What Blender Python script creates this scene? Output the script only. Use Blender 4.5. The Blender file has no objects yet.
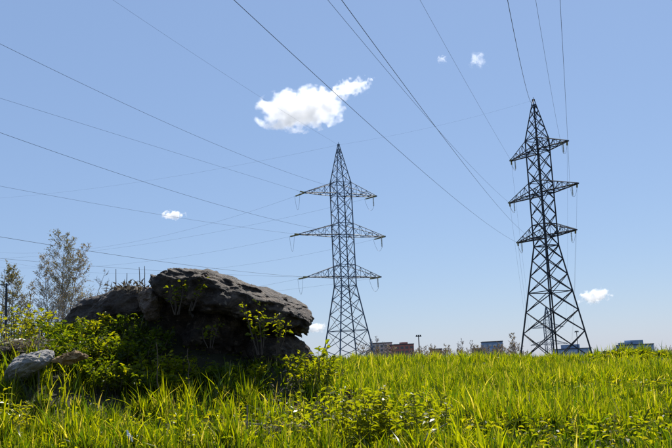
import bpy, math, random
import numpy as np
from mathutils import Vector, Matrix

random.seed(7); rng = np.random.default_rng(11)
S = bpy.context.scene
COL = S.collection

# ------------------------------------------------------------------ camera
CZ = 1.5                                   # eye height, metres
F, TILT, ROLL = 840.63, 0.16392, 0.04674   # focal length in 672-pixel units
cr, sr = math.cos(ROLL), math.sin(ROLL)
_r, _u = Vector((1, 0, 0)), Vector((0, -math.sin(TILT), math.cos(TILT)))
FW = Vector((0, math.cos(TILT), math.sin(TILT)))
RT, UP = _r * cr - _u * sr, _r * sr + _u * cr
cam = bpy.data.cameras.new('camera'); camo = bpy.data.objects.new('camera', cam); COL.objects.link(camo)
cam.sensor_width = 36; cam.lens = F / 672 * 36; cam.clip_start = 0.1; cam.clip_end = 30000
M = Matrix((RT, UP, -FW)).transposed().to_4x4(); M.translation = (0, 0, CZ); camo.matrix_world = M
S.camera = camo

# ------------------------------------------------------------------ sky, sun, exposure
SUN_AZ, SUN_EL = math.radians(20), math.radians(52)
w = bpy.data.worlds.new('World'); S.world = w; w.use_nodes = True
nt = w.node_tree; nt.nodes.clear()
sky = nt.nodes.new('ShaderNodeTexSky'); sky.sky_type = 'NISHITA'; sky.sun_disc = False
sky.sun_elevation = SUN_EL; sky.sun_rotation = SUN_AZ
sky.altitude = 100; sky.air_density = 1.0; sky.dust_density = 0.3; sky.ozone_density = 1.5
bg = nt.nodes.new('ShaderNodeBackground'); bg.inputs[1].default_value = 0.061
out = nt.nodes.new('ShaderNodeOutputWorld')
hz = nt.nodes.new('ShaderNodeMixRGB'); hz.inputs[0].default_value = .48; hz.inputs[2].default_value = (4.5, 6.9, 12.0, 1)   # even high haze over the clear sky
nt.links.new(sky.outputs[0], hz.inputs[1]); nt.links.new(hz.outputs[0], bg.inputs[0]); nt.links.new(bg.outputs[0], out.inputs[0])
sl = bpy.data.lights.new('sun', 'SUN'); sl.energy = 5.0; sl.angle = math.radians(0.5); sl.color = (1, .95, .86)
so = bpy.data.objects.new('sun', sl); COL.objects.link(so)
sd = Vector((math.sin(SUN_AZ) * math.cos(SUN_EL), math.cos(SUN_AZ) * math.cos(SUN_EL), math.sin(SUN_EL)))
so.rotation_euler = (-sd).to_track_quat('-Z', 'Y').to_euler(); so.location = (0, 0, 60)
S.view_settings.view_transform = 'Standard'; S.view_settings.look = 'None'
S.view_settings.exposure = 0.42; S.view_settings.gamma = 1
S.render.engine = 'CYCLES'
S.cycles.max_bounces = 16; S.cycles.transmission_bounces = 6; S.cycles.volume_bounces = 16
S.cycles.transparent_max_bounces = 8; S.cycles.use_denoising = True
S.cycles.sample_clamp_indirect = 6

# ------------------------------------------------------------------ helpers
def at(px, py, D):
    """world point seen in direction of photo position (px,py) standing D metres ahead"""
    d = RT * ((px - 336) / F) - UP * ((py - 224) / F) + FW
    d = d * (D / d.y)
    return Vector((d.x, d.y, d.z + CZ))

def link(o, parent=None):
    COL.objects.link(o)
    if parent is not None: o.parent = parent
    return o
def tag(o, label=None, cat=None, group=None, kind=None):
    if label: o['label'] = label
    if cat: o['category'] = cat
    if group: o['group'] = group
    if kind: o['kind'] = kind
    return o
def empty(name, loc, rz=0):
    o = bpy.data.objects.new(name, None); o.location = loc; o.rotation_euler = (0, 0, rz); o.empty_display_size = .2
    return link(o)
def mesh_obj(name, me, mat, parent=None, smooth=False):
    if mat and not me.materials: me.materials.append(mat)
    if smooth: me.polygons.foreach_set('use_smooth', np.ones(len(me.polygons), bool))
    o = bpy.data.objects.new(name, me)
    return link(o, parent)

class MB:
    def __init__(s): s.v = []; s.f = []
    def tube(s, pts, radii, n=5, cap=True):
        b = len(s.v); m = len(pts)
        for i in range(m):
            a = pts[max(i - 1, 0)]; c = pts[min(i + 1, m - 1)]
            t = (Vector(c) - Vector(a))
            t = t.normalized() if t.length > 1e-9 else Vector((0, 0, 1))
            x = t.cross(Vector((0, 0, 1)) if abs(t.z) < .9 else Vector((1, 0, 0))).normalized(); y = t.cross(x)
            p = Vector(pts[i]); r = radii[i] if hasattr(radii, '__len__') else radii
            for k in range(n):
                q = 2 * math.pi * k / n
                s.v.append(p + x * (r * math.cos(q)) + y * (r * math.sin(q)))
        for i in range(m - 1):
            for k in range(n):
                k2 = (k + 1) % n
                s.f.append((b + i * n + k, b + i * n + k2, b + (i + 1) * n + k2, b + (i + 1) * n + k))
        if cap:
            s.f.append(tuple(b + k for k in range(n))[::-1]); s.f.append(tuple(b + (m - 1) * n + k for k in range(n)))
    def box(s, c, h, rot=None):
        b = len(s.v); c = Vector(c)
        for x in (-1, 1):
            for y in (-1, 1):
                for z in (-1, 1):
                    q = Vector((x * h[0], y * h[1], z * h[2]))
                    s.v.append(c + (rot @ q if rot else q))
        for f in ((0, 1, 3, 2), (4, 6, 7, 5), (0, 4, 5, 1), (2, 3, 7, 6), (0, 2, 6, 4), (1, 5, 7, 3)):
            s.f.append(tuple(b + i for i in f))
    def leaf(s, p, d, nrm, L, W, fold=.25, droop=.15):
        """pointed leaf folded along its midrib"""
        b = len(s.v); d = d.normalized(); side = d.cross(nrm).normalized(); up = side.cross(d)
        s.v += [p, p + d * (L * .42) + side * (W * .5) + up * (W * fold), p + d * (L * .5) , p + d * (L * .42) - side * (W * .5) + up * (W * fold), p + d * L - up * (L * droop),
                p + d * (L * .78) + side * (W * .3) + up * (W * fold * .4), p + d * (L * .78) - side * (W * .3) + up * (W * fold * .4)]
        s.f += [(b, b + 1, b + 2), (b, b + 2, b + 3), (b + 1, b + 5, b + 4, b + 2), (b + 2, b + 4, b + 6, b + 3)]
    def mesh(s, name):
        me = bpy.data.meshes.new(name); me.from_pydata([tuple(q) for q in s.v], [], s.f); me.update(); return me
    def build(s, name, mat, parent=None, smooth=False):
        return mesh_obj(name, s.mesh(name), mat, parent, smooth)

# ------------------------------------------------------------------ materials
def mat(name):
    m = bpy.data.materials.new(name); m.use_nodes = True
    n = m.node_tree; n.nodes.clear()
    o = n.nodes.new('ShaderNodeOutputMaterial')
    return m, n, o
def ramp(n, fac, stops):
    r = n.nodes.new('ShaderNodeValToRGB'); e = r.color_ramp.elements
    while len(e) < len(stops): e.new(0.5)
    for k, (p, c) in enumerate(stops): e[k].position = p; e[k].color = (*c, 1)
    n.links.new(fac, r.inputs[0]); return r.outputs[0]
def noise(n, scale, detail=6, rough=.6, coord='Object', dist=0):
    t = n.nodes.new('ShaderNodeTexCoord'); x = n.nodes.new('ShaderNodeTexNoise')
    x.inputs['Scale'].default_value = scale; x.inputs['Detail'].default_value = detail
    x.inputs['Roughness'].default_value = rough; x.inputs['Distortion'].default_value = dist
    n.links.new(t.outputs[coord], x.inputs['Vector']); return x.outputs['Fac']
def plain(name, stops, scale=6, rough=.7, metal=0, bump=0, bscale=30, spec=.4):
    m, n, o = mat(name); p = n.nodes.new('ShaderNodeBsdfPrincipled')
    n.links.new(ramp(n, noise(n, scale), stops), p.inputs['Base Color'])
    p.inputs['Roughness'].default_value = rough; p.inputs['Metallic'].default_value = metal
    p.inputs['Specular IOR Level'].default_value = spec
    if bump:
        b = n.nodes.new('ShaderNodeBump'); b.inputs['Strength'].default_value = bump; b.inputs['Distance'].default_value = .05
        n.links.new(noise(n, bscale, 8, .65), b.inputs['Height']); n.links.new(b.outputs[0], p.inputs['Normal'])
    n.links.new(p.outputs[0], o.inputs[0]); return m
def leafy(name, stops, scale, trans=(1.5, 1.5, .6), tmix=.5, gloss=.06, rough=.35, attr=None):
    """thin leaf: diffuse front, translucent through, weak gloss"""
    m, n, o = mat(name)
    if attr:
        a = n.nodes.new('ShaderNodeAttribute'); a.attribute_name = attr; c = a.outputs['Color']
    else:
        g = n.nodes.new('ShaderNodeNewGeometry')
        c = ramp(n, g.outputs['Random Per Island'], stops)
    dm = n.nodes.new('ShaderNodeVectorMath'); dm.operation = 'MULTIPLY'; dm.inputs[1].default_value = (.72, .78, .8); n.links.new(c, dm.inputs[0])
    d = n.nodes.new('ShaderNodeBsdfDiffuse'); n.links.new(dm.outputs[0], d.inputs[0])
    mx = n.nodes.new('ShaderNodeVectorMath'); mx.operation = 'MULTIPLY'; mx.inputs[1].default_value = trans
    n.links.new(c, mx.inputs[0])
    t = n.nodes.new('ShaderNodeBsdfTranslucent'); n.links.new(mx.outputs[0], t.inputs[0])
    s = n.nodes.new('ShaderNodeMixShader'); s.inputs[0].default_value = tmix
    n.links.new(d.outputs[0], s.inputs[1]); n.links.new(t.outputs[0], s.inputs[2])
    gl = n.nodes.new('ShaderNodeBsdfGlossy'); gl.inputs['Roughness'].default_value = rough
    s2 = n.nodes.new('ShaderNodeMixShader'); s2.inputs[0].default_value = gloss
    n.links.new(s.outputs[0], s2.inputs[1]); n.links.new(gl.outputs[0], s2.inputs[2])
    n.links.new(s2.outputs[0], o.inputs[0]); return m

M_GROUND = plain('ground_soil', [(.25, (.014, .016, .007)), (.5, (.03, .029, .013)), (.75, (.055, .045, .025))], 1.3, .95, bump=.6, bscale=12)
M_GRASS = leafy('grass_blade', None, 1, (2.4, 2.25, .3), .58, .018, .28, attr='tint')
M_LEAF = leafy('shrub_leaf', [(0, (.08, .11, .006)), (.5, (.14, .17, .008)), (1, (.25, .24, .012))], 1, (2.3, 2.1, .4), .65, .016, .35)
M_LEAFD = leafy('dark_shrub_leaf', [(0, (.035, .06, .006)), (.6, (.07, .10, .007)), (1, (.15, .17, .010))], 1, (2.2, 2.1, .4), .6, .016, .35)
M_LEAFY = leafy('yellow_leaf', [(0, (.20, .215, .010)), (1, (.30, .29, .015))], 1, (1.8, 1.7, .4), .5, .05, .35)
M_BUD = leafy('birch_leaf', [(0, (.20, .16, .05)), (1, (.34, .23, .08))], 1, (1.3, 1.2, .7), .45, .02, .5)
M_BUDY = leafy('spring_leaf', [(0, (.2, .18, .03)), (1, (.32, .26, .05))], 1, (1.2, 1.1, .7), .4, .02, .5)
M_STRAW = leafy('dry_straw', [(0, (.22, .16, .09)), (.6, (.34, .26, .16)), (1, (.5, .42, .3))], 1, (1, 1, 1), .3, .05, .4)
M_BARK = plain('bark', [(.3, (.14, .11, .09)), (.7, (.30, .25, .21))], 3, .9)
M_BIRCH = plain('birch_bark', [(.4, (.14, .11, .09)), (.55, (.42, .38, .34))], 2.2, .85)
M_TWIG = plain('twig_bark', [(.3, (.05, .036, .025)), (.7, (.11, .08, .06))], 5, .9)
M_SCRUB = plain('scrub_bark', [(.3, (.24, .185, .15)), (.7, (.38, .31, .26))], 2, .95)
M_STICK = plain('weathered_stick', [(.3, (.16, .13, .10)), (.7, (.36, .31, .26))], 8, .85)
M_STEM = plain('green_stem', [(.3, (.06, .07, .02)), (.7, (.12, .11, .03))], 8, .8)
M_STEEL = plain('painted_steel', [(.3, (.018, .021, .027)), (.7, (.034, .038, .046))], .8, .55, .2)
M_STEELB = plain('hazed_steel', [(.3, (.07, .105, .15)), (.7, (.11, .15, .20))], .8, .55, .2)  # steel colour lightened and blued to paint in the haze of distance
M_WIRE = plain('aluminium_wire', [(.3, (.05, .055, .065)), (.7, (.09, .095, .105))], .5, .5, .4)
M_GLASS = plain('insulator_glass', [(.3, (.20, .21, .09)), (.7, (.40, .37, .20))], 3, .3, 0, spec=.3)
def rock_mat(name, dark, mid, light, lichen):
    m, n, o = mat(name); p = n.nodes.new('ShaderNodeBsdfPrincipled')
    base = ramp(n, noise(n, 3.0, 12, .78, dist=.8), [(.34, dark), (.5, mid), (.66, light)])
    spots = ramp(n, noise(n, 9, 6, .6), [(.60, (0, 0, 0)), (.68, (1, 1, 1))])
    mx = n.nodes.new('ShaderNodeMixRGB'); n.links.new(spots, mx.inputs[0]); n.links.new(base, mx.inputs[1]); mx.inputs[2].default_value = (*lichen, 1)
    n.links.new(mx.outputs[0], p.inputs['Base Color']); p.inputs['Roughness'].default_value = .72
    b = n.nodes.new('ShaderNodeBump'); b.inputs['Strength'].default_value = 1.0; b.inputs['Distance'].default_value = .11
    vt = n.nodes.new('ShaderNodeTexVoronoi'); vt.feature = 'DISTANCE_TO_EDGE'; vt.inputs['Scale'].default_value = 2.6
    tc = n.nodes.new('ShaderNodeTexCoord'); mp = n.nodes.new('ShaderNodeMapping'); mp.inputs['Scale'].default_value = (.7, .7, 2.2); mp.inputs['Rotation'].default_value = (.1, .35, 0)
    nv = n.nodes.new('ShaderNodeTexNoise'); nv.inputs['Scale'].default_value = 3; nv.inputs['Detail'].default_value = 6
    ad = n.nodes.new('ShaderNodeVectorMath'); ad.operation = 'MULTIPLY_ADD'; ad.inputs[1].default_value = (.5, .5, .5)
    n.links.new(tc.outputs['Object'], nv.inputs['Vector']); n.links.new(nv.outputs['Color'], ad.inputs[0]); n.links.new(tc.outputs['Object'], ad.inputs[2])
    n.links.new(ad.outputs[0], mp.inputs[0]); n.links.new(mp.outputs[0], vt.inputs['Vector'])
    ck = n.nodes.new('ShaderNodeMapRange'); ck.inputs[2].default_value = .05; n.links.new(vt.outputs['Distance'], ck.inputs[0])      # cracks
    hm = n.nodes.new('ShaderNodeMath'); hm.operation = 'MULTIPLY_ADD'; hm.inputs[1].default_value = .35
    n.links.new(ck.outputs[0], hm.inputs[0]); n.links.new(noise(n, 9, 14, .78, dist=.3), hm.inputs[2])
    n.links.new(hm.outputs[0], b.inputs['Height']); n.links.new(b.outputs[0], p.inputs['Normal'])
    n.links.new(p.outputs[0], o.inputs[0]); return m
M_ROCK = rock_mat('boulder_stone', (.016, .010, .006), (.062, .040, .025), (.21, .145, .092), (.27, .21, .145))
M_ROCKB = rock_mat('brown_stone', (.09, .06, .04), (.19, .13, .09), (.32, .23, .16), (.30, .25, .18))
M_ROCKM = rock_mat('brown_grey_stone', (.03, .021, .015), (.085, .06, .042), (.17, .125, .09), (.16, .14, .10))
M_ROCKW = rock_mat('pale_stone', (.22, .20, .175), (.43, .40, .365), (.62, .58, .53), (.3, .29, .24))

# ------------------------------------------------------------------ terrain
def sm(a, b, x):
    t = np.clip((x - a) / (b - a), 0, 1); return t * t * (3 - 2 * t)
_ph = rng.uniform(0, 6.28, (10, 2)); _fr = rng.uniform(.15, 1.6, 10); _an = rng.uniform(0, 6.28, 10)
def lump(x, y):
    z = 0
    for k in range(10):
        z = z + np.sin((x * np.cos(_an[k]) + y * np.sin(_an[k])) * _fr[k] + _ph[k, 0]) / (1 + 2.2 * _fr[k])
    return z
def bumpf(x, y, cx, cy, h, sx, sy):
    return h * np.exp(-((x - cx) / sx) ** 2 - ((y - cy) / sy) ** 2)
def G(x, y):
    x = np.asarray(x, float); y = np.asarray(y, float)
    yc = np.clip(y, -30, 46)
    z = -1.42 + .029 * yc - .044 * np.clip(x - 1.5, 0, 24) * sm(8, 45, y)
    dy = np.maximum(y - 46, 0) ; d = 1.7 * (dy / 84) ** 2
    z = z - 27 * (1 - np.exp(-d / 27))
    dz = np.maximum(-30 - y, 0); z = z - .02 * np.minimum(dz, 200)
    z = z + .055 * lump(x, y) * sm(3, 14, y) * (1 - sm(60, 140, y)) + .25 * lump(x * .05, y * .05) * sm(60, 120, y)
    # earth bank that carries the boulders
    z = z + bumpf(x, y, -4.0, 15.6, .75, 4.2, 3.4) + bumpf(x, y, -5.5, 13.8, .78, 1.3, 1.2)
    z = z + bumpf(x, y, -2.0, 16.9, .75, 1.9, 1.5) + bumpf(x, y, -4.3, 16.9, 1.42, 1.5, 1.5) + bumpf(x, y, -6.4, 16.0, .75, 1.4, 1.6)
    z = z + bumpf(x, y, -.9, 14.9, .42, 1.0, .9)
    # grassy hillock
    z = z + bumpf(x, y, 12.7, 37, .54, 2.4, 3.5) - bumpf(x, y, 13.2, 29, .25, 2.2, 2)
    return z + CZ
def Gs(x, y): return float(G(x, y))

def axis(parts):
    a = []
    for lo, hi, n in parts: a += list(np.linspace(lo, hi, n, endpoint=False))
    return np.array(a)
gx = np.r_[-np.geomspace(6000, 420, 14), axis([(-400, -36, 46), (-36, 36, 200), (36, 400, 46)]), np.geomspace(420, 6000, 14)]
gy = np.r_[axis([(-500, -40, 20), (-40, 0, 14), (0, 70, 230), (70, 420, 70)]), np.geomspace(420, 9000, 24)]
XX, YY = np.meshgrid(gx, gy); ZZ = G(XX, YY)
nx, ny = len(gx), len(gy)
idx = np.arange(nx * ny).reshape(ny, nx)
quads = np.stack([idx[:-1, :-1], idx[:-1, 1:], idx[1:, 1:], idx[1:, :-1]], -1).reshape(-1, 4)
def np_mesh(name, V, Fs, tint=None):
    """fast mesh from arrays; Fs is a list of (n,k) face arrays"""
    me = bpy.data.meshes.new(name)
    me.vertices.add(len(V)); me.vertices.foreach_set('co', np.ascontiguousarray(V, np.float32).ravel())
    nl = sum(f.size for f in Fs); nf = sum(len(f) for f in Fs)
    me.loops.add(nl); me.polygons.add(nf)
    me.loops.foreach_set('vertex_index', np.concatenate([f.ravel() for f in Fs]).astype(np.int32))
    tot = np.concatenate([np.full(len(f), f.shape[1]) for f in Fs]); st = np.r_[0, np.cumsum(tot)[:-1]]
    me.polygons.foreach_set('loop_start', st.astype(np.int32)); me.polygons.foreach_set('loop_total', tot.astype(np.int32))
    me.update(calc_edges=True)
    if tint is not None:
        at_ = me.attributes.new('tint', 'FLOAT_COLOR', 'POINT'); at_.data.foreach_set('color', np.ascontiguousarray(tint, np.float32).ravel())
    return me
g = mesh_obj('ground', np_mesh('ground', np.stack([XX, YY, ZZ], -1).reshape(-1, 3), [quads]), M_GROUND, smooth=True)
tag(g, 'rough grassy ground rising to a low crest', 'ground', kind='structure')

# ------------------------------------------------------------------ boulders
def fbm3(P, seed, scale, octv=5, gain=.5):
    """cheap smooth value noise on points"""
    r = np.random.default_rng(seed); out_ = np.zeros(len(P)); amp = 1; s = scale
    for o_ in range(octv):
        tab = r.uniform(-1, 1, 4096); Q = P * s + r.uniform(0, 50, 3)
        i = np.floor(Q).astype(int); fr = Q - i; fr = fr * fr * (3 - 2 * fr); acc = 0
        for dx in (0, 1):
            for dy in (0, 1):
                for dz in (0, 1):
                    h = ((i[:, 0] + dx) * 73856093 ^ (i[:, 1] + dy) * 19349663 ^ (i[:, 2] + dz) * 83492791) & 4095
                    ww = (fr[:, 0] if dx else 1 - fr[:, 0]) * (fr[:, 1] if dy else 1 - fr[:, 1]) * (fr[:, 2] if dz else 1 - fr[:, 2])
                    acc = acc + ww * tab[h]
        out_ += amp * acc; amp *= gain; s *= 2.05
    return out_
def slab(name, top, bot, D, depth, mt, seed, amp=.09):
    """boulder lofted from a measured top and bottom profile (photo positions at distance D), rounded in depth"""
    T = [at(a, b, D) for a, b in top]; B = [at(a, b, D) for a, b in bot]
    x0, x1 = T[0].x, T[-1].x
    n, m = 170, 110
    xs = x0 + (x1 - x0) * (1 - np.cos(np.linspace(0, math.pi, n))) / 2
    zt = np.interp(xs, [p.x for p in T], [p.z for p in T]); zb = np.interp(xs, [p.x for p in B], [p.z for p in B])
    V = []
    for k in range(n):
        e = math.sin(math.pi * k / (n - 1)) ** .45
        c, hh = (zt[k] + zb[k]) / 2, max((zt[k] - zb[k]) / 2, .01)
        q = np.linspace(0, 2 * math.pi, m, endpoint=False)
        cs, sn = np.cos(q), np.sin(q); pw = .5
        yy = np.sign(cs) * np.abs(cs) ** pw * depth * e; zz = np.sign(sn) * np.abs(sn) ** pw * hh
        V.append(np.stack([np.full(m, xs[k]) + .12 * yy, D + depth * .75 + yy, c + zz + .10 * yy], -1))
    V = np.concatenate(V)
    cen = V.mean(0); N = V - cen; N[:, 0] *= .35; N /= np.linalg.norm(N, axis=1)[:, None] + 1e-9
    d = fbm3(V * [1, 1, 1.6], seed, 1.5, 6, .55)
    ridge = np.abs(fbm3(V * [.8, .8, 3.2], seed + 5, 2.0, 4, .5))
    # bedding: thin hard layers stand proud, softer ones weather back
    q_ = (V[:, 2] + .25 * V[:, 0] + .05 * fbm3(V, seed + 9, 1.2, 3)) * 7.5
    bed = (q_ - np.floor(q_)); bed = np.where(bed < .8, bed / .8, (1 - bed) / .2) * (.6 + .6 * fbm3(V, seed + 11, .9, 2))
    # fracture blocks: every joint-bounded block sits a little in or out
    rr = np.random.default_rng(seed + 20); sc_ = np.array([1, 1, 2.0])
    lo, hi = V.min(0), V.max(0); sp = rr.uniform(lo, hi, (150, 3)); Vn = (V + .07 * np.stack([fbm3(V, seed + q, 2.2, 4) for q in (31, 32, 33)], -1)) * sc_
    near = np.argmin(((Vn[:, None] - (sp * sc_)[None]) ** 2).sum(2), 1); blk = rr.uniform(-.075, .075, 150)[near]
    V = V + N * (amp * d - amp * .9 * ridge + .05 * bed + blk)[:, None]
    i = np.arange(n * m).reshape(n, m); j = np.roll(i, -1, 1)
    q = np.stack([i[:-1], j[:-1], j[1:], i[1:]], -1).reshape(-1, 4)
    me = np_mesh(name, V, [q, i[:1][:, ::-1], i[-1:]])
    o = mesh_obj(name, me, mt)
    return o
def boulder(name, c, r, mt, seed, amp=.16, cuts=9, rot=0):
    import bmesh
    bm = bmesh.new(); bmesh.ops.create_icosphere(bm, subdivisions=5, radius=1)
    P = np.array([v.co[:] for v in bm.verts]); rr = np.random.default_rng(seed)
    for _ in range(cuts):                          # flat faces like broken stone
        nn = rr.normal(size=3); nn /= np.linalg.norm(nn); dd = rr.uniform(.62, .88)
        t = P @ nn - dd; P = P - np.outer(np.maximum(t, 0) * .9, nn)
    P *= np.array(r)
    N = P / (np.linalg.norm(P, axis=1)[:, None] + 1e-9)
    P = P + N * (amp * min(r) * (fbm3(P, seed, 2.2 / max(r), 6, .55) - .7 * np.abs(fbm3(P * [1, 1, 2], seed + 3, 3 / max(r), 4))))[:, None]
    ca, sa = math.cos(rot), math.sin(rot); P = np.stack([P[:, 0] * ca - P[:, 2] * sa, P[:, 1], P[:, 0] * sa + P[:, 2] * ca], -1)
    for v, p in zip(bm.verts, P): v.co = p
    me = bpy.data.meshes.new(name); bm.to_mesh(me); bm.free()
    o = mesh_obj(name, me, mt); o.location = c
    return o
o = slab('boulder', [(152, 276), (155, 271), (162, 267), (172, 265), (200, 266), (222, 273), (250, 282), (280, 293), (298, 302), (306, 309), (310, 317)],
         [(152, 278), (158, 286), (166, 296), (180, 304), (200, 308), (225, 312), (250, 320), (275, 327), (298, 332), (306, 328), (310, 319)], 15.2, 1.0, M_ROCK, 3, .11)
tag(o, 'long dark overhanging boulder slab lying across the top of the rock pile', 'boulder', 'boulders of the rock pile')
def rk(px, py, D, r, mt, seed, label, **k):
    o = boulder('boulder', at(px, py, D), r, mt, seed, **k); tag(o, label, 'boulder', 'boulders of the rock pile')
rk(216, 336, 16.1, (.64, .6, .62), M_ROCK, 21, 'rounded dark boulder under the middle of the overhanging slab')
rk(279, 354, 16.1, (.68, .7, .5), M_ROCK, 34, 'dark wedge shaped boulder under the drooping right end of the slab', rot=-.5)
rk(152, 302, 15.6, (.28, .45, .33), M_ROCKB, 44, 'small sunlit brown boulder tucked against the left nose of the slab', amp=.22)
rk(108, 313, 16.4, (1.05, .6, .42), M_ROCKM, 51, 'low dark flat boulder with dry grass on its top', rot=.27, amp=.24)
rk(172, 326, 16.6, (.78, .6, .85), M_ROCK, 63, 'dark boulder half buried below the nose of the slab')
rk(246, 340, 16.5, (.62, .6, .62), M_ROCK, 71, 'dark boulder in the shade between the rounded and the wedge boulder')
o = boulder('stone', at(27, 366, 13.2), (.50, .45, .21), M_ROCKW, 86, amp=.22, cuts=26, rot=.48)
tag(o, 'pale grey flat stone tilted on the bank left of the bushes', 'stone')
o = boulder('stone', at(8, 356, 13.9), (.38, .35, .22), M_ROCK, 88, amp=.2)
tag(o, 'dark stone beside the pale tilted stone', 'stone')

# ------------------------------------------------------------------ grass
def blades(n, x, y, z0, hgt, wid, tint, segs=3, lean=.35, flat=0):
    """ribbon blades: arrays in, (V, faces, tint) out"""
    th = rng.uniform(0, 2 * math.pi, n); ph = rng.uniform(0, 2 * math.pi, n)
    ln = np.abs(rng.normal(0, lean, n)) + .05
    lx, ly = np.cos(th) * ln, np.sin(th) * ln
    wx, wy = np.cos(ph), np.sin(ph)
    V = []; T = []
    for k in range(segs + 1):
        t = k / segs; cx = x + lx * hgt * t ** 1.8; cy = y + ly * hgt * t ** 1.8
        cz = z0 + hgt * (t - .35 * np.minimum(ln, 1.2) * t ** 2.2) * (1 - flat)
        ww = wid * (1 - t) ** .7 * .5 if k < segs else wid * 0
        if k == 0: ww = wid * .35
        if k < segs:
            V.append(np.stack([cx - wx * ww, cy - wy * ww, cz], -1)); V.append(np.stack([cx + wx * ww, cy + wy * ww, cz], -1)); T += [tint, tint]
        else:
            V.append(np.stack([cx, cy, cz], -1)); T.append(tint)
    nv = 2 * segs + 1
    V = np.stack(V, 1).reshape(-1, 3); T = np.stack(T, 1).reshape(-1, 4)
    b = (np.arange(n) * nv)[:, None]
    qs = [b + np.array([[2 * k, 2 * k + 1, 2 * k + 3, 2 * k + 2]]) for k in range(segs - 1)]
    q = np.concatenate(qs) if qs else np.zeros((0, 4), int)
    tr = b + np.array([[2 * segs - 2, 2 * segs - 1, 2 * segs]])
    return V, q, tr, T
SHD = at(128, 370, 13.9); NET = at(384, 430, 10.2); DEB = at(278, 395, 12.2); DEB2 = at(300, 372, 13.6)       # bare, littered patch below the boulders
ROCKX = [(at(216, 330, 16.1), .8), (at(270, 340, 16.1), .7), (at(180, 330, 16.2), .6)]
def field(y0, y1, dens, hmin, hmax, wmin, wmax, segs):
    area = .5 * (y1 ** 2 - y0 ** 2) * .96 + 3 * (y1 - y0)
    n = int(area * dens)
    y = np.sqrt(rng.uniform(y0 ** 2, y1 ** 2, n)); x = rng.uniform(-1, 1, n) * (.48 * y + 1.5)
    # tufts
    tuft = rng.random(n) < .55
    cell = .35 + .012 * y
    hx = np.floor(x / cell); hy = np.floor(y / cell)
    jx = np.modf(np.abs(np.sin(hx * 12.9 + hy * 78.2) * 43758.5))[0]; jy = np.modf(np.abs(np.sin(hx * 39.3 + hy * 11.1) * 24634.6))[0]
    x = np.where(tuft, (hx + jx) * cell + rng.normal(0, .05, n), x); y = np.where(tuft, (hy + jy) * cell + rng.normal(0, .05, n), y)
    big = lump(x * 1.9 + 5, y * 1.9) ; sml = lump(x * 5 + 9, y * 5 - 3)
    keep = rng.random(n) < np.clip(.85 + .25 * big + .35 * sml, .65, 1)
    for c, r_ in ((DEB, .7), (DEB2, .4)):
        dd = np.hypot((x - c.x) * .8, y - c.y); keep &= (dd > r_) | (rng.random(n) < .16)
    nx_ = NET.x; dd = np.hypot((x - nx_) * .9, (y - NET.y)); keep &= (dd > .95) | (rng.random(n) < .25)
    dd = np.hypot((x - SHD.x) / 1.35, (y - SHD.y) / .9); keep &= (dd > 1) | (rng.random(n) < .3)
    for c, r_ in ROCKX:
        keep &= np.hypot(x - c.x, y - c.y) > r_
    x, y, big, sml = x[keep], y[keep], big[keep], sml[keep]; n = len(x)
    h = rng.uniform(hmin, hmax, n) * np.clip(1 + .4 * big + .35 * sml, .62, 1.8)
    w_ = rng.uniform(wmin, wmax, n)
    u = rng.random(n) * 1.05 + .22 * big + .16 * sml - .06; dry = rng.random(n) < .06; cool = rng.random(n) < .2
    c0 = np.array([.012, .026, .002]); c1 = np.array([.088, .128, .005]); c2 = np.array([.23, .25, .008])
    uu = np.clip(u, 0, 1)[:, None]
    col = np.where(uu < .5, c0 + (c1 - c0) * uu * 2, c1 + (c2 - c1) * (uu * 2 - 1))
    col = np.where(cool[:, None], np.array([.045, .088, .012]) * rng.uniform(.6, 1.4, (n, 1)), col)
    col = np.where(dry[:, None], np.array([.42, .36, .22]) * rng.uniform(.6, 1.2, (n, 1)), col)
    return blades(n, x, y, G(x, y) - .02, h, w_, np.c_[col, np.ones(n)], segs)
def grass_object(name, parts, label):
    Vs, Q, R_, T = [], [], [], []; b = 0
    for V, q, tr, t in parts:
        Vs.append(V); Q.append(q + b); R_.append(tr + b); T.append(t); b += len(V)
    me = np_mesh(name, np.concatenate(Vs), [np.concatenate(Q), np.concatenate(R_)], np.concatenate(T))
    o = mesh_obj(name, me, M_GRASS); tag(o, label, 'grass', kind='stuff'); return o
grass_object('grass', [field(6, 13, 900, .10, .33, .014, .036, 3), field(13, 20, 580, .11, .34, .016, .036, 3),
                       field(7, 15, 40, .28, .5, .024, .044, 3), field(20, 32, 230, .16, .42, .024, .045, 2), field(32, 60, 85, .2, .48, .04, .07, 2)],
             'tall bright green meadow grass lit from behind')

# straw and dead litter on the bare patch
mb = MB()
for k in range(900):
    c = random.choice((DEB, DEB2)); a = random.uniform(0, 6.28); r_ = abs(random.gauss(0, .55))
    x, y = c.x + math.cos(a) * r_ * 1.5, c.y + math.sin(a) * r_
    p = Vector((x, y, Gs(x, y) + random.uniform(.01, .09))); q = random.uniform(0, 6.28)
    d = Vector((math.cos(q), math.sin(q), random.uniform(-.15, .4)))
    mb.leaf(p, d, Vector((random.uniform(-.6, .6), random.uniform(-.6, .6), 1)), random.uniform(.08, .3), random.uniform(.008, .03))
o = mb.build('dry_litter', M_STRAW); tag(o, 'dead straw and dry leaves lying on the bare patch', 'litter', kind='stuff')
mb = MB()
for k in range(900):                               # pale flecks painted in for sun glints, with dead leaves and seed fluff
    y = math.sqrt(random.uniform(121, 900)); x = random.uniform(-1, 1) * (.46 * y + 1)
    p = Vector((x, y, Gs(x, y) + random.uniform(.06, .3)))
    mb.leaf(p, Vector((random.gauss(0, 1), random.gauss(0, 1), random.gauss(0, .5))), Vector((random.gauss(0, .5), random.gauss(0, .5), 1)), random.uniform(.015, .03), random.uniform(.010, .018))
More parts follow.
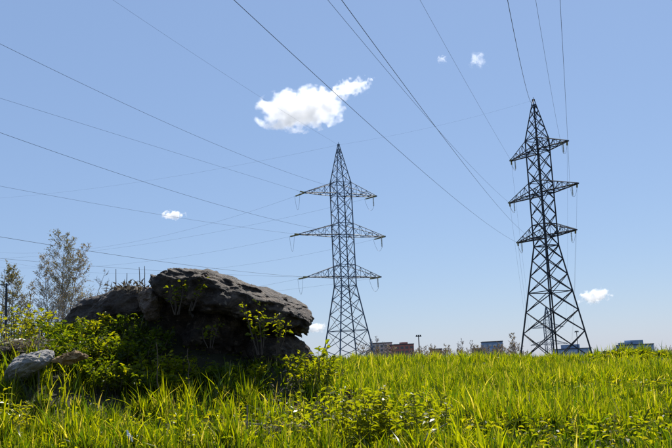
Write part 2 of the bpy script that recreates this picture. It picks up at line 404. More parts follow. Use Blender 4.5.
M_PALE = leafy('pale_glint_fleck', [(0, (.35, .32, .26)), (1, (.55, .53, .48))], 1, (1, 1, 1), .4, .1, .3)  # pale colour stands in for glints off the blades
o = mb.build('glint_and_leaf_flecks', M_PALE); tag(o, 'tiny pale flecks standing for sun glints and dead leaves in the grass', 'leaves', kind='stuff')

mb = MB()
for k in range(17000):                              # low broad leaved herbs filling the gaps between the blades
    y = math.sqrt(random.uniform(64, 400)); x = random.uniform(-1, 1) * (.46 * y + 1)
    if random.random() > .45 + .5 * float(lump(x * 1.3 - 4, y * 1.3 + 8)): continue
    p = Vector((x, y, Gs(x, y) + random.uniform(.02, .2)))
    a = random.uniform(0, 6.28); mb.leaf(p, Vector((math.cos(a), math.sin(a), random.uniform(-.1, .8))), Vector((random.gauss(0, .4), random.gauss(0, .4), 1)), random.uniform(.06, .13), random.uniform(.04, .07))
o = mb.build('ground_herbs', M_LEAF); tag(o, 'low broad leaved herbs growing among the grass', 'herbs', kind='stuff')

# ------------------------------------------------------------------ leafy plants
def rdir(zlo=-.2, zhi=1):
    a = random.uniform(0, 6.28); z = random.uniform(zlo, zhi); r_ = math.sqrt(max(0, 1 - z * z))
    return Vector((math.cos(a) * r_, math.sin(a) * r_, z))
def shrub(name, base, h, rad, nst, nlv, ls, lmat, label, cat, group=None, smat=None, lean=(0, 0)):
    """stems fanning out of one root, leaves in pairs along them"""
    root = empty(name, base); tag(root, label, cat, group)
    st = MB(); lf = MB()
    for k in range(nst):
        a = random.uniform(0, 6.28); r_ = rad * math.sqrt(random.random()); hh = h * random.uniform(.55, 1.05)
        tip = Vector((math.cos(a) * r_ + lean[0], math.sin(a) * r_ + lean[1], hh))
        b0 = Vector((math.cos(a) * r_ * .25, math.sin(a) * r_ * .25, -.05))
        mid = (b0 + tip) * .5 + Vector((random.gauss(0, .05), random.gauss(0, .05), hh * .12))
        pts = [b0.lerp(mid, t / 3).lerp(mid.lerp(tip, t / 3), t / 3) for t in range(4)]
        st.tube(pts, [.008, .007, .005, .002], 4)
        for j in range(nlv):
            t = random.uniform(.25, 1) ** .8
            p = b0.lerp(mid, t).lerp(mid.lerp(tip, t), t)
            d = rdir(-.35, .7); p = p + d * random.uniform(.0, .07)
            lf.leaf(p, d, rdir(.2, 1), ls * (q_ := random.uniform(.4, 1.3)), ls * q_ * random.uniform(.5, .7))
    st.build('stem', smat or M_STEM, root); lf.build('foliage', lmat, root)
    return root
def on(px, py, D):
    p = at(px, py, D); return Vector((p.x, p.y, Gs(p.x, p.y)))
bank = [(172, 14.2, .5), (150, 14.0, .5), (60, 15.6, .5), (70, 15.2, .5), (64, 14.9, .75), (84, 14.6, .8), (104, 14.8, .85), (124, 14.7, .85), (142, 14.9, .8), (160, 14.6, .75), (74, 14.0, .6), (98, 13.9, .6), (118, 14.0, .6), (52, 14.2, .55), (138, 14.1, .55), (90, 15.4, .8), (120, 15.4, .8), (150, 15.3, .75), (178, 14.7, .55), (196, 14.6, .5), (222, 14.7, .4), (240, 14.5, .4)]
for k, (px, D, h) in enumerate(bank):
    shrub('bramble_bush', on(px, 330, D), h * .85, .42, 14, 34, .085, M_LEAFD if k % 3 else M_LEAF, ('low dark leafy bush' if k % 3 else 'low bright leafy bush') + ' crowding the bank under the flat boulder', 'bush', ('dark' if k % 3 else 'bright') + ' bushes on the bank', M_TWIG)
shrub('bush', on(14, 345, 15.2), .85, .5, 12, 20, .10, M_LEAFY, 'bright yellow green bush behind the pale tilted stone', 'bush')
shrub('bush', on(40, 340, 16.0), .55, .4, 9, 18, .10, M_LEAFY, 'yellow green bush between the pale stone and the birches', 'bush')
shrub('young_shrub', on(318, 365, 14.6), .75, .3, 9, 16, .10, M_LEAF, 'bright leafy sapling growing under the tip of the boulder slab', 'shrub')
shrub('young_shrub', on(304, 365, 14.4), .6, .35, 10, 16, .09, M_LEAF, 'leafy sapling hiding the foot of the wedge shaped boulder', 'shrub')
shrub('young_shrub', on(336, 370, 15.2), .6, .3, 8, 14, .09, M_LEAF, 'low leafy sapling beside the foot of the farther pylon', 'shrub')
for px, D, h in ((602, 36, .36), (613, 36.5, .42), (624, 36, .36), (636, 37, .34), (650, 36, .32), (645, 35, .3), (609, 34.5, .34), (630, 34.5, .32)):
    shrub('leafy_weed', on(px, 350, D), h * .75, .7, 10, 16, .16, M_LEAF, 'leafy green weed clump on the grassy hillock below the stepped block', 'weed', 'weed clumps on the hillock')
def twig_plant(base, h, n, ls, lean, label, lmat=M_LEAF):
    shrub('sapling', base, h, .2, n, 13, ls, lmat, label, 'sapling', 'saplings in front of the boulders', M_TWIG, lean)
twig_plant(at(176, 312, 15.0), .55, 5, .085, (.05, -.05), 'leafy twig rising in front of the nose of the slab')
twig_plant(at(190, 308, 14.95), .6, 4, .085, (.1, 0), 'tall leafy twig in front of the middle of the slab')
twig_plant(at(210, 345, 14.9), .42, 3, .08, (.05, 0), 'small leafy twig in front of the rounded boulder')
twig_plant(at(260, 352, 14.7), .85, 9, .085, (-.1, 0), 'leafy sapling standing before the drooping end of the slab')
twig_plant(at(278, 350, 14.8), .6, 4, .085, (.1, 0), 'short leafy sapling before the wedge shaped boulder')

# nettles in the foreground: every leaf a piece of its own
lm = MB(); lm.leaf(Vector((0, 0, 0)), Vector((1, 0, 0)), Vector((0, 0, 1)), 1, .55, .18, .22)
LEAF_ME = lm.mesh('leaf'); LEAF_ME.materials.append(M_LEAF)
LEAF_MY = LEAF_ME.copy(); LEAF_MY.materials.clear(); LEAF_MY.materials.append(M_LEAFY)
def nettle(base, h, pairs, ls, me, label, group):
    root = empty('nettle', base); tag(root, label, 'nettle', group)
    lx, ly = random.gauss(0, .06), random.gauss(0, .06)
    st = MB(); st.tube([Vector((lx * t * t, ly * t * t, h * t - .03)) for t in (0, .35, .7, 1)], [.006, .005, .004, .002], 4); st.build('stem', M_STEM, root)
    a0 = random.uniform(0, 3.14)
    for k in range(pairs):
        t = .25 + .75 * k / (pairs - 1); s = ls * (1.1 - .45 * t) * random.uniform(.8, 1.15)
        for sgn in (0, math.pi):
            o = bpy.data.objects.new('leaf', me); link(o, root)
            o.location = (lx * t * t, ly * t * t, h * t - .03); o.rotation_euler = (random.gauss(0, .25), random.uniform(-.5, .35), a0 + sgn + k * 1.57 + random.gauss(0, .2)); o.scale = (s, s, s)
npt = []
for k in range(54):
    px = random.gauss(384, 34); npt.append((px, random.uniform(9.6, 11.2), random.uniform(.5, .8)))
for px, D, h in npt:
    gr = random.random() < .7
    nettle(on(px, 420, D), h, 9, .155, LEAF_ME if gr else LEAF_MY, '%s leaved nettle in the dense dark clump among the foreground grass' % ('green' if gr else 'yellow'), '%s nettles of the foreground clump' % ('green' if gr else 'yellow'))
for k in range(12):
    px = random.gauss(10, 12)
    nettle(on(px, 420, random.uniform(11.2, 12.2)), random.uniform(.4, .6), 7, .12, LEAF_MY, 'yellow leaved weed in the clump below the pale tilted stone', 'yellow weeds below the pale stone')
for k in range(14):
    px = random.uniform(170, 330)
    nettle(on(px, 420, random.uniform(10.6, 12)), random.uniform(.25, .42), 6, .11, LEAF_ME if random.random() < .6 else LEAF_MY, 'short broad leaved weed in the grass before the bare patch', 'weeds before the bare patch')

# ------------------------------------------------------------------ sticks, stalks and litter
def stalk(p0, p1, r_, m, name, label, cat, group=None, bend=.03):
    root = MB(); a, b = Vector(p0), Vector(p1); n = 7
    pts = [a.lerp(b, t / n) + Vector((random.gauss(0, bend), random.gauss(0, bend), 0)) * (0 if t in (0,) else 1) for t in range(n + 1)]
    root.tube(pts, [r_ * (1 - .5 * t / n) for t in range(n + 1)], 6)
    o = root.build(name, m); tag(o, label, cat, group); return o
for (a, b, lab) in (((116, 302), (116, 269), 'thin bare stalk standing on the flat boulder, first from the birches'), ((125, 300), (127, 273), 'thin bare stalk leaning on the flat boulder beside the dry tuft'),
                    ((141, 296), (139, 267), 'thicker bare stalk nearest the small brown boulder'), ((145, 296), (144.5, 266), 'slim bare stalk against the small brown boulder')):
    stalk(at(*a, 16.0), at(*b, 16.0), .011, M_TWIG, 'dry_stalk', lab, 'stalk', 'bare stalks on the boulders', .002)
stalk(on(232, 384, 12.6) + Vector((0, 0, .12)), on(292, 396, 12.0) + Vector((0, 0, .1)), .016, M_STICK, 'stick', 'pale weathered stick lying across the bare patch', 'stick')
stalk(on(246, 392, 12.1) + Vector((0, 0, -.02)), on(247, 392, 12.1) + Vector((0, 0, .42)), .016, M_BARK, 'stake', 'short dark stake upright beside the pale stick', 'stake', None, .003)
stalk(on(158, 380, 13.6), on(157, 380, 13.6) + Vector((0, 0, 1.05)), .012, M_TWIG, 'dry_stalk', 'tall brown stalk standing in the shade before the bank', 'stalk', None, .01)
stalk(on(190, 380, 13.8), on(188, 380, 13.8) + Vector((0, 0, .95)), .010, M_TWIG, 'dry_stalk', 'grey stalk in the shade below the nose of the slab', 'stalk', None, .01)
stalk(on(39, 350, 13.2), on(40, 350, 13.2) + Vector((-.02, 0, .95)), .014, M_BARK, 'dry_stalk', 'dark stalk upright beside the pale tilted stone', 'stalk', None, .01)
stalk(on(388, 430, 8.8) + Vector((0, 0, .1)), on(446, 415, 9.2) + Vector((0, 0, .42)), .010, M_STICK, 'stick', 'thin stick slanting up out of the nettle clump', 'stick')
stalk(on(318, 376, 12.8) + Vector((0, 0, .35)), on(335, 376, 12.5) + Vector((0, 0, .08)), .012, M_BARK, 'stick', 'dark broken stick slanting below the leafy sapling', 'stick')
# dried dock stalk with rusty seed heads
root = empty('dried_dock', on(346, 385, 12.4)); tag(root, 'rusty brown dried dock stalk before the farther pylon', 'dried plant')
mb = MB(); mb.tube([Vector((.01 * k, 0, .12 * k - .05)) for k in range(6)], .007, 5); mb.build('stem', M_TWIG, root)
mb = MB()
for k in range(220):
    t = random.uniform(.35, 1); p = Vector((random.gauss(.05 * t, .035), random.gauss(0, .035), .56 * t))
    mb.leaf(p, rdir(-.3, 1), rdir(0, 1), .035, .022)
mb.build('seed_head', plain('rusty_seed', [(.3, (.06, .03, .018)), (.7, (.13, .065, .035))], 8, .9), root)['kind'] = 'stuff'
# tan weathered chunk on the bank
M_TAN = rock_mat('tan_weathered_stone', (.26, .14, .05), (.48, .29, .11), (.66, .45, .2), (.4, .27, .13))
o = boulder('stone', at(70, 358, 12.9), (.27, .22, .10), M_TAN, 95, amp=.55, cuts=16, rot=.16)
tag(o, 'tan orange weathered chunk of stone lying right of the pale tilted stone', 'stone')
# dry tuft on the flat boulder
mb = MB()
for k in range(120):
    p = at(random.gauss(131, 9), random.uniform(289, 294), 16.0 + random.uniform(-.1, .2)); d = rdir(.2, 1)
    d.x += .4 * random.gauss(0, 1); mb.leaf(p, d, rdir(-.2, .6), random.uniform(.08, .24), .008, .1, .5)
o = mb.build('dry_grass_tuft', M_STRAW); tag(o, 'straw coloured dry grass tuft on the flat boulder', 'grass tuft')
mb = MB()
for k in range(150):
    p = at(random.uniform(2, 44), random.uniform(341, 348), 13.7 + random.uniform(-.2, .3)); d = rdir(-.3, .6)
    mb.leaf(p, d, rdir(0, 1), random.uniform(.1, .25), .012, .1, .4)
o = mb.build('dry_grass_tuft', M_STRAW); tag(o, 'tangled dry grass draped over the stones of the bank', 'grass tuft')
# paper scrap
mb = MB(); P0 = on(129, 402, 10.6) + Vector((0, 0, .26))
for i in range(5):
    for j in range(4):
        mb.v.append(P0 + Vector(((i - 2) * .02 + .008 * math.sin(j * 2), (j - 1.5) * .012, -(i - 2) * .024 + (j - 1.5) * .02 + .014 * math.sin(i * 2.3 + j * 1.7))))
for i in range(4):
    for j in range(3): mb.f.append((i * 4 + j, i * 4 + j + 1, i * 4 + j + 5, i * 4 + j + 4))
o = mb.build('paper_scrap', plain('white_paper', [(.3, (.68, .68, .68)), (.7, (.8, .8, .8))], 5, .7))
sm_ = o.modifiers.new('thick', 'SOLIDIFY'); sm_.thickness = .002
tag(o, 'crumpled white paper scrap caught in the grass before the bank', 'paper')

# ------------------------------------------------------------------ trees
def tree_mesh(h, r0, nb, spread, up, twig, seed, leaf_n, leaf_s, first=.25, lean=0, sub=6):
    R_ = random.Random(seed); w_ = MB(); lf = MB()
    def path(p, d, L, n, wob, rise):
        pts = [p]
        for k in range(n):
            d = (d + Vector((R_.gauss(0, wob), R_.gauss(0, wob), R_.gauss(0, wob * .5) + rise))).normalized(); p = p + d * (L / n); pts.append(p)
        return pts
    tr = path(Vector((0, 0, -.3)), Vector((lean, 0, 1)).normalized(), h, 9, .05, .03)
    w_.tube(tr, [r0 * (1 - .93 * k / 9) for k in range(10)], 7)
    def pos(pts, t):
        f_ = t * (len(pts) - 1); i = min(int(f_), len(pts) - 2); return pts[i].lerp(pts[i + 1], f_ - i)
    for b in range(nb):
        t = first + (1 - first) * (b + R_.random()) / nb; a = b * 2.4 + R_.uniform(-.6, .6)
        L = spread * (1.15 - t) * R_.uniform(.65, 1.2) + .25 * spread * R_.random()
        d = Vector((math.cos(a), math.sin(a), up * R_.uniform(.6, 1.3))).normalized()
        bp = path(pos(tr, t), d, L, 5, .10, .06); rb = r0 * .32 * (1.05 - t) + .008
        w_.tube(bp, [rb * (1 - .8 * k / 5) for k in range(6)], 4, False)
        for s in range(sub):
            t2 = R_.uniform(.2, 1); a2 = R_.uniform(0, 6.28)
            d2 = (d + Vector((math.cos(a2), math.sin(a2), R_.uniform(-.2, .9))) * .75).normalized()
            L2 = L * R_.uniform(.25, .55); sp = path(pos(bp, t2), d2, L2, 3, .16, .02)
            w_.tube(sp, [twig * 1.4, twig * 1.1, twig * .8, twig * .5], 3, False)
            for q in range(3):
                t3 = R_.uniform(.3, 1); d3 = (d2 + Vector((R_.gauss(0, .6), R_.gauss(0, .6), R_.gauss(0, .5)))).normalized()
                p3 = pos(sp, t3); e3 = p3 + d3 * L2 * R_.uniform(.3, .7)
                w_.tube([p3, e3], [twig * .8, twig * .4], 3, False)
                for l in range(leaf_n):
                    pl = p3.lerp(e3, R_.random()) + Vector((R_.gauss(0, .06), R_.gauss(0, .06), R_.gauss(0, .06)))
                    dd = Vector((R_.gauss(0, 1), R_.gauss(0, 1), R_.gauss(-.3, 1)))
                    lf.leaf(pl, dd, Vector((R_.gauss(0, 1), R_.gauss(0, 1), R_.gauss(0, 1))), leaf_s * R_.uniform(.6, 1.2), leaf_s * .6)
    return w_, lf
def tree(px, ytop, D, spread, nb, seed, label, name='birch_tree', cat='tree', group='trees beyond the bank', bark=None, lmat=M_BUD, leaf_n=1, leaf_s=.125, up=1.0, lean=0, r0=None, twig=.014, first=.25, sub=6):
    top = at(px, ytop, D); gz = Gs(top.x, top.y); h = top.z - gz
    root = empty(name, (top.x - lean * h * .8, top.y, gz), random.uniform(0, 6.28) if not lean else 0); tag(root, label, cat, group)
    w_, lf = tree_mesh(h, r0 or h * .0095, nb, spread, up, twig, seed, leaf_n, leaf_s, first, lean, sub)
    w_.build('trunk', bark or M_BIRCH, root)
    if leaf_n: lf.build('crown', lmat, root)
tree(63, 238, 72, 3.3, 74, 1, 'tallest birch with sparse brownish young leaves beyond the bank', leaf_n=2, lmat=M_BUDY)
tree(77, 247, 74, 2.4, 54, 2, 'slimmer birch beside the tallest birch', leaf_n=2)
tree(50, 258, 70, 2.2, 46, 3, 'shorter birch leaning into the tallest birch', leaf_n=1)
tree(91, 264, 76, 1.5, 15, 4, 'bare thin leaning tree right of the birches', name='bare_tree', leaf_n=0, lean=.10, bark=M_BARK)
tree(101, 272, 90, 1.2, 14, 5, 'small bare tree behind the flat boulder', name='bare_tree', leaf_n=0, bark=M_BARK)
tree(16, 264, 66, 1.9, 60, 6, 'slender tree with yellow spring leaves at the end of the row', leaf_n=2, lmat=M_BUDY)
tree(3, 268, 68, 1.5, 22, 7, 'bare slim tree next to the yellow leaved tree', name='bare_tree', leaf_n=0, bark=M_BARK)
tree(9, 274, 72, 1.3, 26, 31, 'thin tree with yellow buds between the bare slim tree and the yellow leaved tree', lmat=M_BUDY)
tree(23, 278, 75, 1.2, 24, 32, 'thin upright birch between the yellow leaved tree and the short bare tree')
tree(43, 288, 78, 1.2, 20, 33, 'small thin birch under the shorter birch')
tree(29, 283, 70, 1.3, 20, 8, 'short bare tree between the yellow leaved tree and the birches', name='bare_tree', leaf_n=0, bark=M_BARK)
tree(36, 298, 64, 1.2, 16, 9, 'low twiggy tree at the foot of the birches', name='bare_tree', leaf_n=0, bark=M_BARK)
tree(110, 284, 84, 1.1, 14, 10, 'low twiggy tree peeping over the flat boulder', name='bare_tree', leaf_n=0, bark=M_BARK)
# far scrub on the slope below the crest
far = [(370, 340, 210), (377, 336, 215), (384, 342, 200), (362, 345, 190), (424, 347, 210), (431, 347, 220), (440, 349, 215), (449, 346, 200), (455, 341, 230), (463, 339, 235), (472, 340, 240),
       (478, 346, 210), (486, 347, 190), (493, 345, 185), (499, 348, 190), (513, 333, 190), (508, 342, 200), (518, 345, 205), (412, 352, 190), (664, 354, 170), (527, 353, 210), (445, 351, 190), (460, 350, 200), (468, 351, 195), (436, 352, 185), (419, 351, 200), (505, 350, 195), (387, 347, 190), (376, 349, 180)]
for k, (px, yt, D) in enumerate(far):
    big = yt < 343
    tree(px, yt, D, 2.2 if big else 3.4, 26 if big else 30, 100 + k,
         ('pale grey leafless tree rising above the far scrub' if big else 'low brown twiggy bush in the scrub beyond the crest') if px != 513 else 'upright pale tree beside the foot of the nearer pylon',
         name='bare_tree' if big else 'scrub_bush', cat='tree' if big else 'bush', group=('leafless trees above the far scrub' if big else 'scrub beyond the crest') if px != 513 else None,
         bark=M_SCRUB, leaf_n=0 if (big and px != 513) else 1, lmat=M_BUD, leaf_s=.22, twig=.045, up=1.5 if big else .9, first=.2 if big else .1, sub=5)

# ------------------------------------------------------------------ pylons
def angle_bar():
    """unit L-profile steel angle along z"""
    pr = [(-.5, -.5), (.5, -.5), (.5, -.32), (-.32, -.32), (-.32, .5), (-.5, .5)]
    me = bpy.data.meshes.new('angle_bar'); n = 6
    v = [(x, y, z) for z in (0, 1) for x, y in pr]
    f = [(k, (k + 1) % n, n + (k + 1) % n, n + k) for k in range(n)] + [(5, 4, 3, 2, 1, 0), (6, 7, 8, 9, 10, 11)]
    me.from_pydata(v, [], f); me.update(); return me
BAR = {}
def bar(name, a, b, w_, m, parent):
    if m.name not in BAR:
        me = angle_bar(); me.materials.append(m); BAR[m.name] = me
    a, b = Vector(a), Vector(b); d = b - a
    o = bpy.data.objects.new(name, BAR[m.name]); link(o, parent)
    q = d.to_track_quat('Z', 'Y')
    o.matrix_basis = Matrix.LocRotScale(a, q, Vector((w_, w_, d.length))); return o
def bars_mesh(name, segs, m, parent):
    mb = MB()
    for a, b, w_ in segs: mb.tube([Vector(a), Vector(b)], w_ * .6, 4)
    return mb.build(name, m, parent)
HT, H1, H2, H3, HC, HW = 40.0, 31.62, 24.81, 18.05, 33.49, 16.62
A1, A2, A3, WC, WW = 6.47, 7.70, 6.49, 1.29, 1.316
LV = {'top': (H1, A1), 'middle': (H2, A2), 'bottom': (H3, A3)}
class Tower:
    def __init__(s, X, Y, Z, phi): s.X, s.Y, s.Z, s.phi = X, Y, Z, phi
    def w(s, u, v, h):
        c, q = math.cos(s.phi), math.sin(s.phi); return Vector((s.X + u * c - v * q, s.Y + u * q + v * c, s.Z + h + CZ))
def insulator(parent, a, b, m=M_GLASS):
    """string of glass discs from a to b"""
    mb = MB(); a, b = Vector(a), Vector(b); L = (b - a).length; n = max(6, int(L / .15)); pts = []; rd = []
    for k in range(n):
        t0 = .08 + .84 * k / n; dt = .84 / n
        for q, r_ in ((0, .03), (.3, .12), (.5, .13), (.62, .03)): pts.append(a.lerp(b, t0 + dt * q)); rd.append(r_)
    mb.tube([a] + pts + [b], [.02] + rd + [.02], 8); return mb.build('insulator_string', m, parent)
def pylon(T, flare, m, label, scale_bars=1.0, simple=False):
    gz = Gs(T.X, T.Y) - (T.Z + CZ)                      # ground in tower heights
    root = empty('transmission_pylon', (T.X, T.Y, T.Z + CZ), T.phi); tag(root, label, 'pylon', 'lattice transmission pylons')
    def hw(h):
        if h >= HC: return WC + (.10 - WC) * (h - HC) / (HT - HC)
        if h >= HW: return WW + (WC - WW) * (h - HW) / (HC - HW)
        return WW + flare * (HW - h)
    cs = ((-1, -1), (1, -1), (1, 1), (-1, 1)); k_ = scale_bars
    base = gz - .4
    P = lambda c, h: Vector((cs[c][0] * hw(h), cs[c][1] * hw(h), h))
    acc = []
    def put(name, a, b, w_, parent=root):
        if simple: acc.append((a, b, w_))
        else: bar(name, a, b, w_, m, parent)
    for c in range(4):
        if simple:
            for a, b in ((base, HW), (HW, HC), (HC, HT)): acc.append((P(c, a), P(c, b), .2 * k_))
        else:
            mb = MB()                                    # one continuous leg from foot to peak
            mb.tube([P(c, base), P(c, HW), P(c, HC), P(c, HT)], [.125 * k_, .115 * k_, .10 * k_, .06 * k_], 4)
            mb.build('leg', m, root)
            mb = MB(); q = P(c, gz + .1); mb.box((q.x, q.y, gz + .05), (.35, .35, .35)); mb.build('footing', M_CONC, root)
    # bracing panels: from the top down, panels grow with the width
    lv = [HT - .6, HT - 1.7, HT - 3.1, HT - 4.7, HC]
    n = 7; lv2 = [HC + (HW - HC) * k / n for k in range(n + 1)]
    lv3 = [HW]; h = HW
    while h > gz + 2.6:
        step = .75 * hw(h) + 1.15; h -= step; lv3.append(h)
    lv3[-1] = gz + 1.3
    for seq, ww in ((lv, .07), (lv2, .085), (lv3, .10)):
        for a, b in zip(seq[:-1], seq[1:]):
            for c in range(4):
                d = (c + 1) % 4
                put('brace', P(c, a), P(d, b), ww * k_); put('brace', P(d, a), P(c, b), ww * k_)
    for hh in (HC, H1, H2 + 1.9, H2, H3 + 1.9, H3, HW, lv3[min(3, len(lv3) - 1)], lv3[-1]):
        for c in range(4): put('horizontal_strut', P(c, hh), P((c + 1) % 4, hh), .09 * k_)
    for hh in (HW, H1, H2, H3):
        put('plan_brace', P(0, hh), P(2, hh), .07 * k_)
    if not simple:
        mb = MB(); mb.box((0, 0, HT + .02), (.16, .16, .14)); mb.tube([Vector((0, 0, HT)), Vector((0, 0, HT + .5))], .035, 5); mb.build('peak_cap', m, root)
    # cross arms
    for lev, (h, A) in LV.items():
        for sd_ in (-1, 1):
            tip = Vector((sd_ * A, 0, h)); ht = h + 1.87
            b0 = [Vector((sd_ * hw(h), s * hw(h), h)) for s in (-1, 1)]; t0 = [Vector((sd_ * hw(ht), s * hw(ht), ht)) for s in (-1, 1)]
            tp = [tip + Vector((0, s * .15, 0)) for s in (-1, 1)]
            if simple: arm = root
            else:
                mb = MB()
                for s in (0, 1):
                    mb.tube([b0[s], tp[s]], .075 * k_, 4); mb.tube([t0[s], tp[s] + Vector((0, 0, .12))], .06 * k_, 4)
                mb.box(tip + Vector((0, 0, .04)), (.16, .26, .10))
                arm = mb.build('cross_arm', m, root)
            N = 5
            for s in (0, 1):
                if simple: acc.append((b0[s], tp[s], .12 * k_)); acc.append((t0[s], tp[s], .1 * k_))
                for q in range(1, N):
                    a = b0[s].lerp(tp[s], q / N); b = t0[s].lerp(tp[s], q / N)
                    put('web', a, b, .055 * k_, arm)
                    put('web', b0[s].lerp(tp[s], (q - 1) / N) if q % 2 else t0[s].lerp(tp[s], (q - 1) / N), b if q % 2 else a, .055 * k_, arm)
            for q in range(1, N):
                put('lacing', b0[0].lerp(tp[0], q / N), b0[1].lerp(tp[1], q / N), .05 * k_, arm)
                put('lacing', b0[q % 2].lerp(tp[q % 2], (q - 1) / N), b0[1 - q % 2].lerp(tp[1 - q % 2], q / N), .05 * k_, arm)
    if simple: bars_mesh('lattice', acc, m, root)
    return root
M_CONC = plain('concrete', [(.3, (.25, .24, .23)), (.7, (.38, .37, .35))], 4, .9)
TL = Tower(1.0219, 134.946, -4.4655, .46355); TR = Tower(32.2227, 128.678, -.2877, -1.07676); TF = Tower(84.1, 345.0, -21.3, -.55)
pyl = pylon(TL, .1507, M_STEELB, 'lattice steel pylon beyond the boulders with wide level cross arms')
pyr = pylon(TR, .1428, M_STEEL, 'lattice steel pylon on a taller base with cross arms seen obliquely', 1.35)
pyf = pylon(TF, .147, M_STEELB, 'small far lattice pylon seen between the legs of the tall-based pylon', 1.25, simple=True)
pyf['group'] = 'lattice transmission pylons'

# ------------------------------------------------------------------ conductors
def wire_pts(a, b, sag, n=90, t1=1.0):
    o_ = []
    for k in range(n + 1):
        t = t1 * k / n; p = a.lerp(b, t); p.z -= 4 * sag * t * (1 - t); o_.append(p)
    return o_
def local(T, p):
    q = p - Vector((T.X, T.Y, T.Z + CZ)); c, s = math.cos(-T.phi), math.sin(-T.phi)
    return Vector((q.x * c - q.y * s, q.x * s + q.y * c, q.z))
def conductor(a, b, sag, label, r_=.021, t1=1.0, trim=0.0, T=None, py=None, group=None):
    pts = wire_pts(a, b, sag, 110, t1); end = None
    if trim:
        d = (pts[2] - a).normalized(); end = a + d * trim
        insulator(py, local(T, a), local(T, end)); pts = [end] + [p for p in pts if (p - a).length > trim + .5]
    mb = MB(); mb.tube(pts, r_, 5); o = mb.build('power_cable', M_WIRE); tag(o, label, 'cable', group); return end
def jumper(py, T, a, b, drop):
    mid = (a + b) * .5; mid.z -= drop
    pts = [a.lerp(mid + Vector((0, 0, -drop * .35)), t / 8).lerp((mid + Vector((0, 0, -drop * .35))).lerp(b, t / 8), t / 8) for t in range(9)]
    pts = [a * ((1 - t) ** 2) + (mid * 2 - (a + b) * .5) * (2 * t * (1 - t)) + b * (t * t) for t in [k / 12 for k in range(13)]]
    mb = MB(); mb.tube([local(T, p) for p in pts], .018, 5); mb.build('jumper_cable', M_WIRE, py)
V3 = lambda x, y, z: Vector((x, y, z + CZ))
sidew = {-1: 'outer', 1: 'inner'}
# right pylon, spans passing over the camera
def tipR(l, sd_, f_=1): h, A = LV[l]; return TR.w(sd_ * A * f_, 0, h)
def tipL(l, sd_, f_=1): h, A = LV[l]; return TL.w(sd_ * A * f_, 0, h)
def tipF(l, sd_): h, A = LV[l]; return TF.w(sd_ * A, 0, h)
GI = 'cables from the tall-based pylon'
conductor(TR.w(0, 0, HT + .1), V3(-30, -110, 29.5), 19.05, 'ground wire rising overhead from the peak of the tall-based pylon', .019, group=GI)
rin = {('top', -1): (-44.36, 25.92, 2.48), ('middle', -1): (-43.69, 18.69, 4.91), ('bottom', -1): (-42.8, 14.3, 4.63), ('top', 1): (-33, 22, 8), ('middle', 1): (-30.43, 16.47, 6.18)}
NM = {-1: 'far side', 1: 'near side'}
endR = {}
for (l, s), (x, z, sg) in rin.items():
    a = tipR(l, s, 1 if s < 0 else .8)
    endR[l, s] = conductor(a, V3(x, -110, z), sg, 'overhead cable to the %s end of the tall-based pylon\'s %s arm' % (NM[s], l), .0115, trim=1.5, T=TR, py=pyr, group=GI)
conductor(TR.w(-2, 0, H3), V3(-34.05, -110, 7.77), 5.57, 'cable passing overhead to the shaft of the tall-based pylon', .008, group=GI)
# right pylon on to the far one
for l in LV:
    for s in (-1, 1):
        a = tipR(l, s); e = conductor(a, tipF(l, s), 7, 'cable from the %s end of the %s arm to the small far pylon' % (NM[s], l), .0115, trim=1.5, T=TR, py=pyr, group=GI)
        hang = tipR(l, s, .86); q = hang - Vector((0, 0, 1.7)); insulator(pyr, local(TR, hang), local(TR, q))
        if (l, s) in endR: jumper(pyr, TR, endR[l, s], q, .5)
        jumper(pyr, TR, q, e, .5)
conductor(TR.w(0, 0, HT), TF.w(0, 0, HT), 6, 'ground wire from the tall-based pylon to the small far pylon', .010, group=GI)
conductor(TL.w(0, 0, HT), TR.w(0, 0, HT), .6, 'faint ground wire strung between the two near pylons', .006)
# left pylon, spans coming past on the left
GL_ = 'cables from the pylon beyond the boulders'
conductor(TL.w(0, 0, HT), V3(-71.01, -60, 45.98), 3.59, 'thin ground wire rising from the peak of the pylon beyond the boulders', .009, group=GL_)
NML = {-1: 'rock side', 1: 'field side'}
lin = {('top', -1): (-97.85, 25.15, .2), ('top', 1): (-50.13, 25.17, 6.79), ('middle', -1): (-102.28, 26.32, 4.58), ('middle', 1): (-50.82, 20.92, 6.61), ('bottom', -1): (-105.08, 18.73, 4.59), ('bottom', 1): (-48.76, 10.54, 4.35)}
lout = {('top', -1): (-124.6, 42.5, 8.2), ('top', 1): (-125.81, 35.21, 4.59), ('middle', -1): (-118.42, 35.52, 4.8), ('middle', 1): (-116.77, 41.27, 8.63), ('bottom', -1): (-125.46, 24.51, 4.76), ('bottom', 1): (-115.2, 27.61, 4.6)}
for (l, s), (x, z, sg) in lin.items():
    e1 = conductor(tipL(l, s), V3(x, -60, z), sg, 'high cable to the %s end of the %s arm, pylon beyond the boulders' % (NML[s], l), .0115, trim=1.6, T=TL, py=pyl, group=GL_)
    x, z, sg = lout[l, s]
    e2 = conductor(tipL(l, s), V3(x, 230, z), sg, 'cable receding behind the birches from the %s end of the %s arm' % (NML[s], l), .010, t1=1.15, trim=2.2, T=TL, py=pyl, group=GL_)
    if s > 0:
        q = tipL(l, s, .93) - Vector((0, 0, 1.8)); insulator(pyl, local(TL, tipL(l, s, .93)), local(TL, q)); jumper(pyl, TL, e1, q, .6); jumper(pyl, TL, q, e2, 1.2)
    else: jumper(pyl, TL, e1, e2, 2.6)
conductor(TL.w(0, 0, HT), V3(-131.61, 230, 50.95), 3.32, 'faint ground wire receding from the peak of the pylon beyond the boulders', .008, t1=1.15, group=GL_)

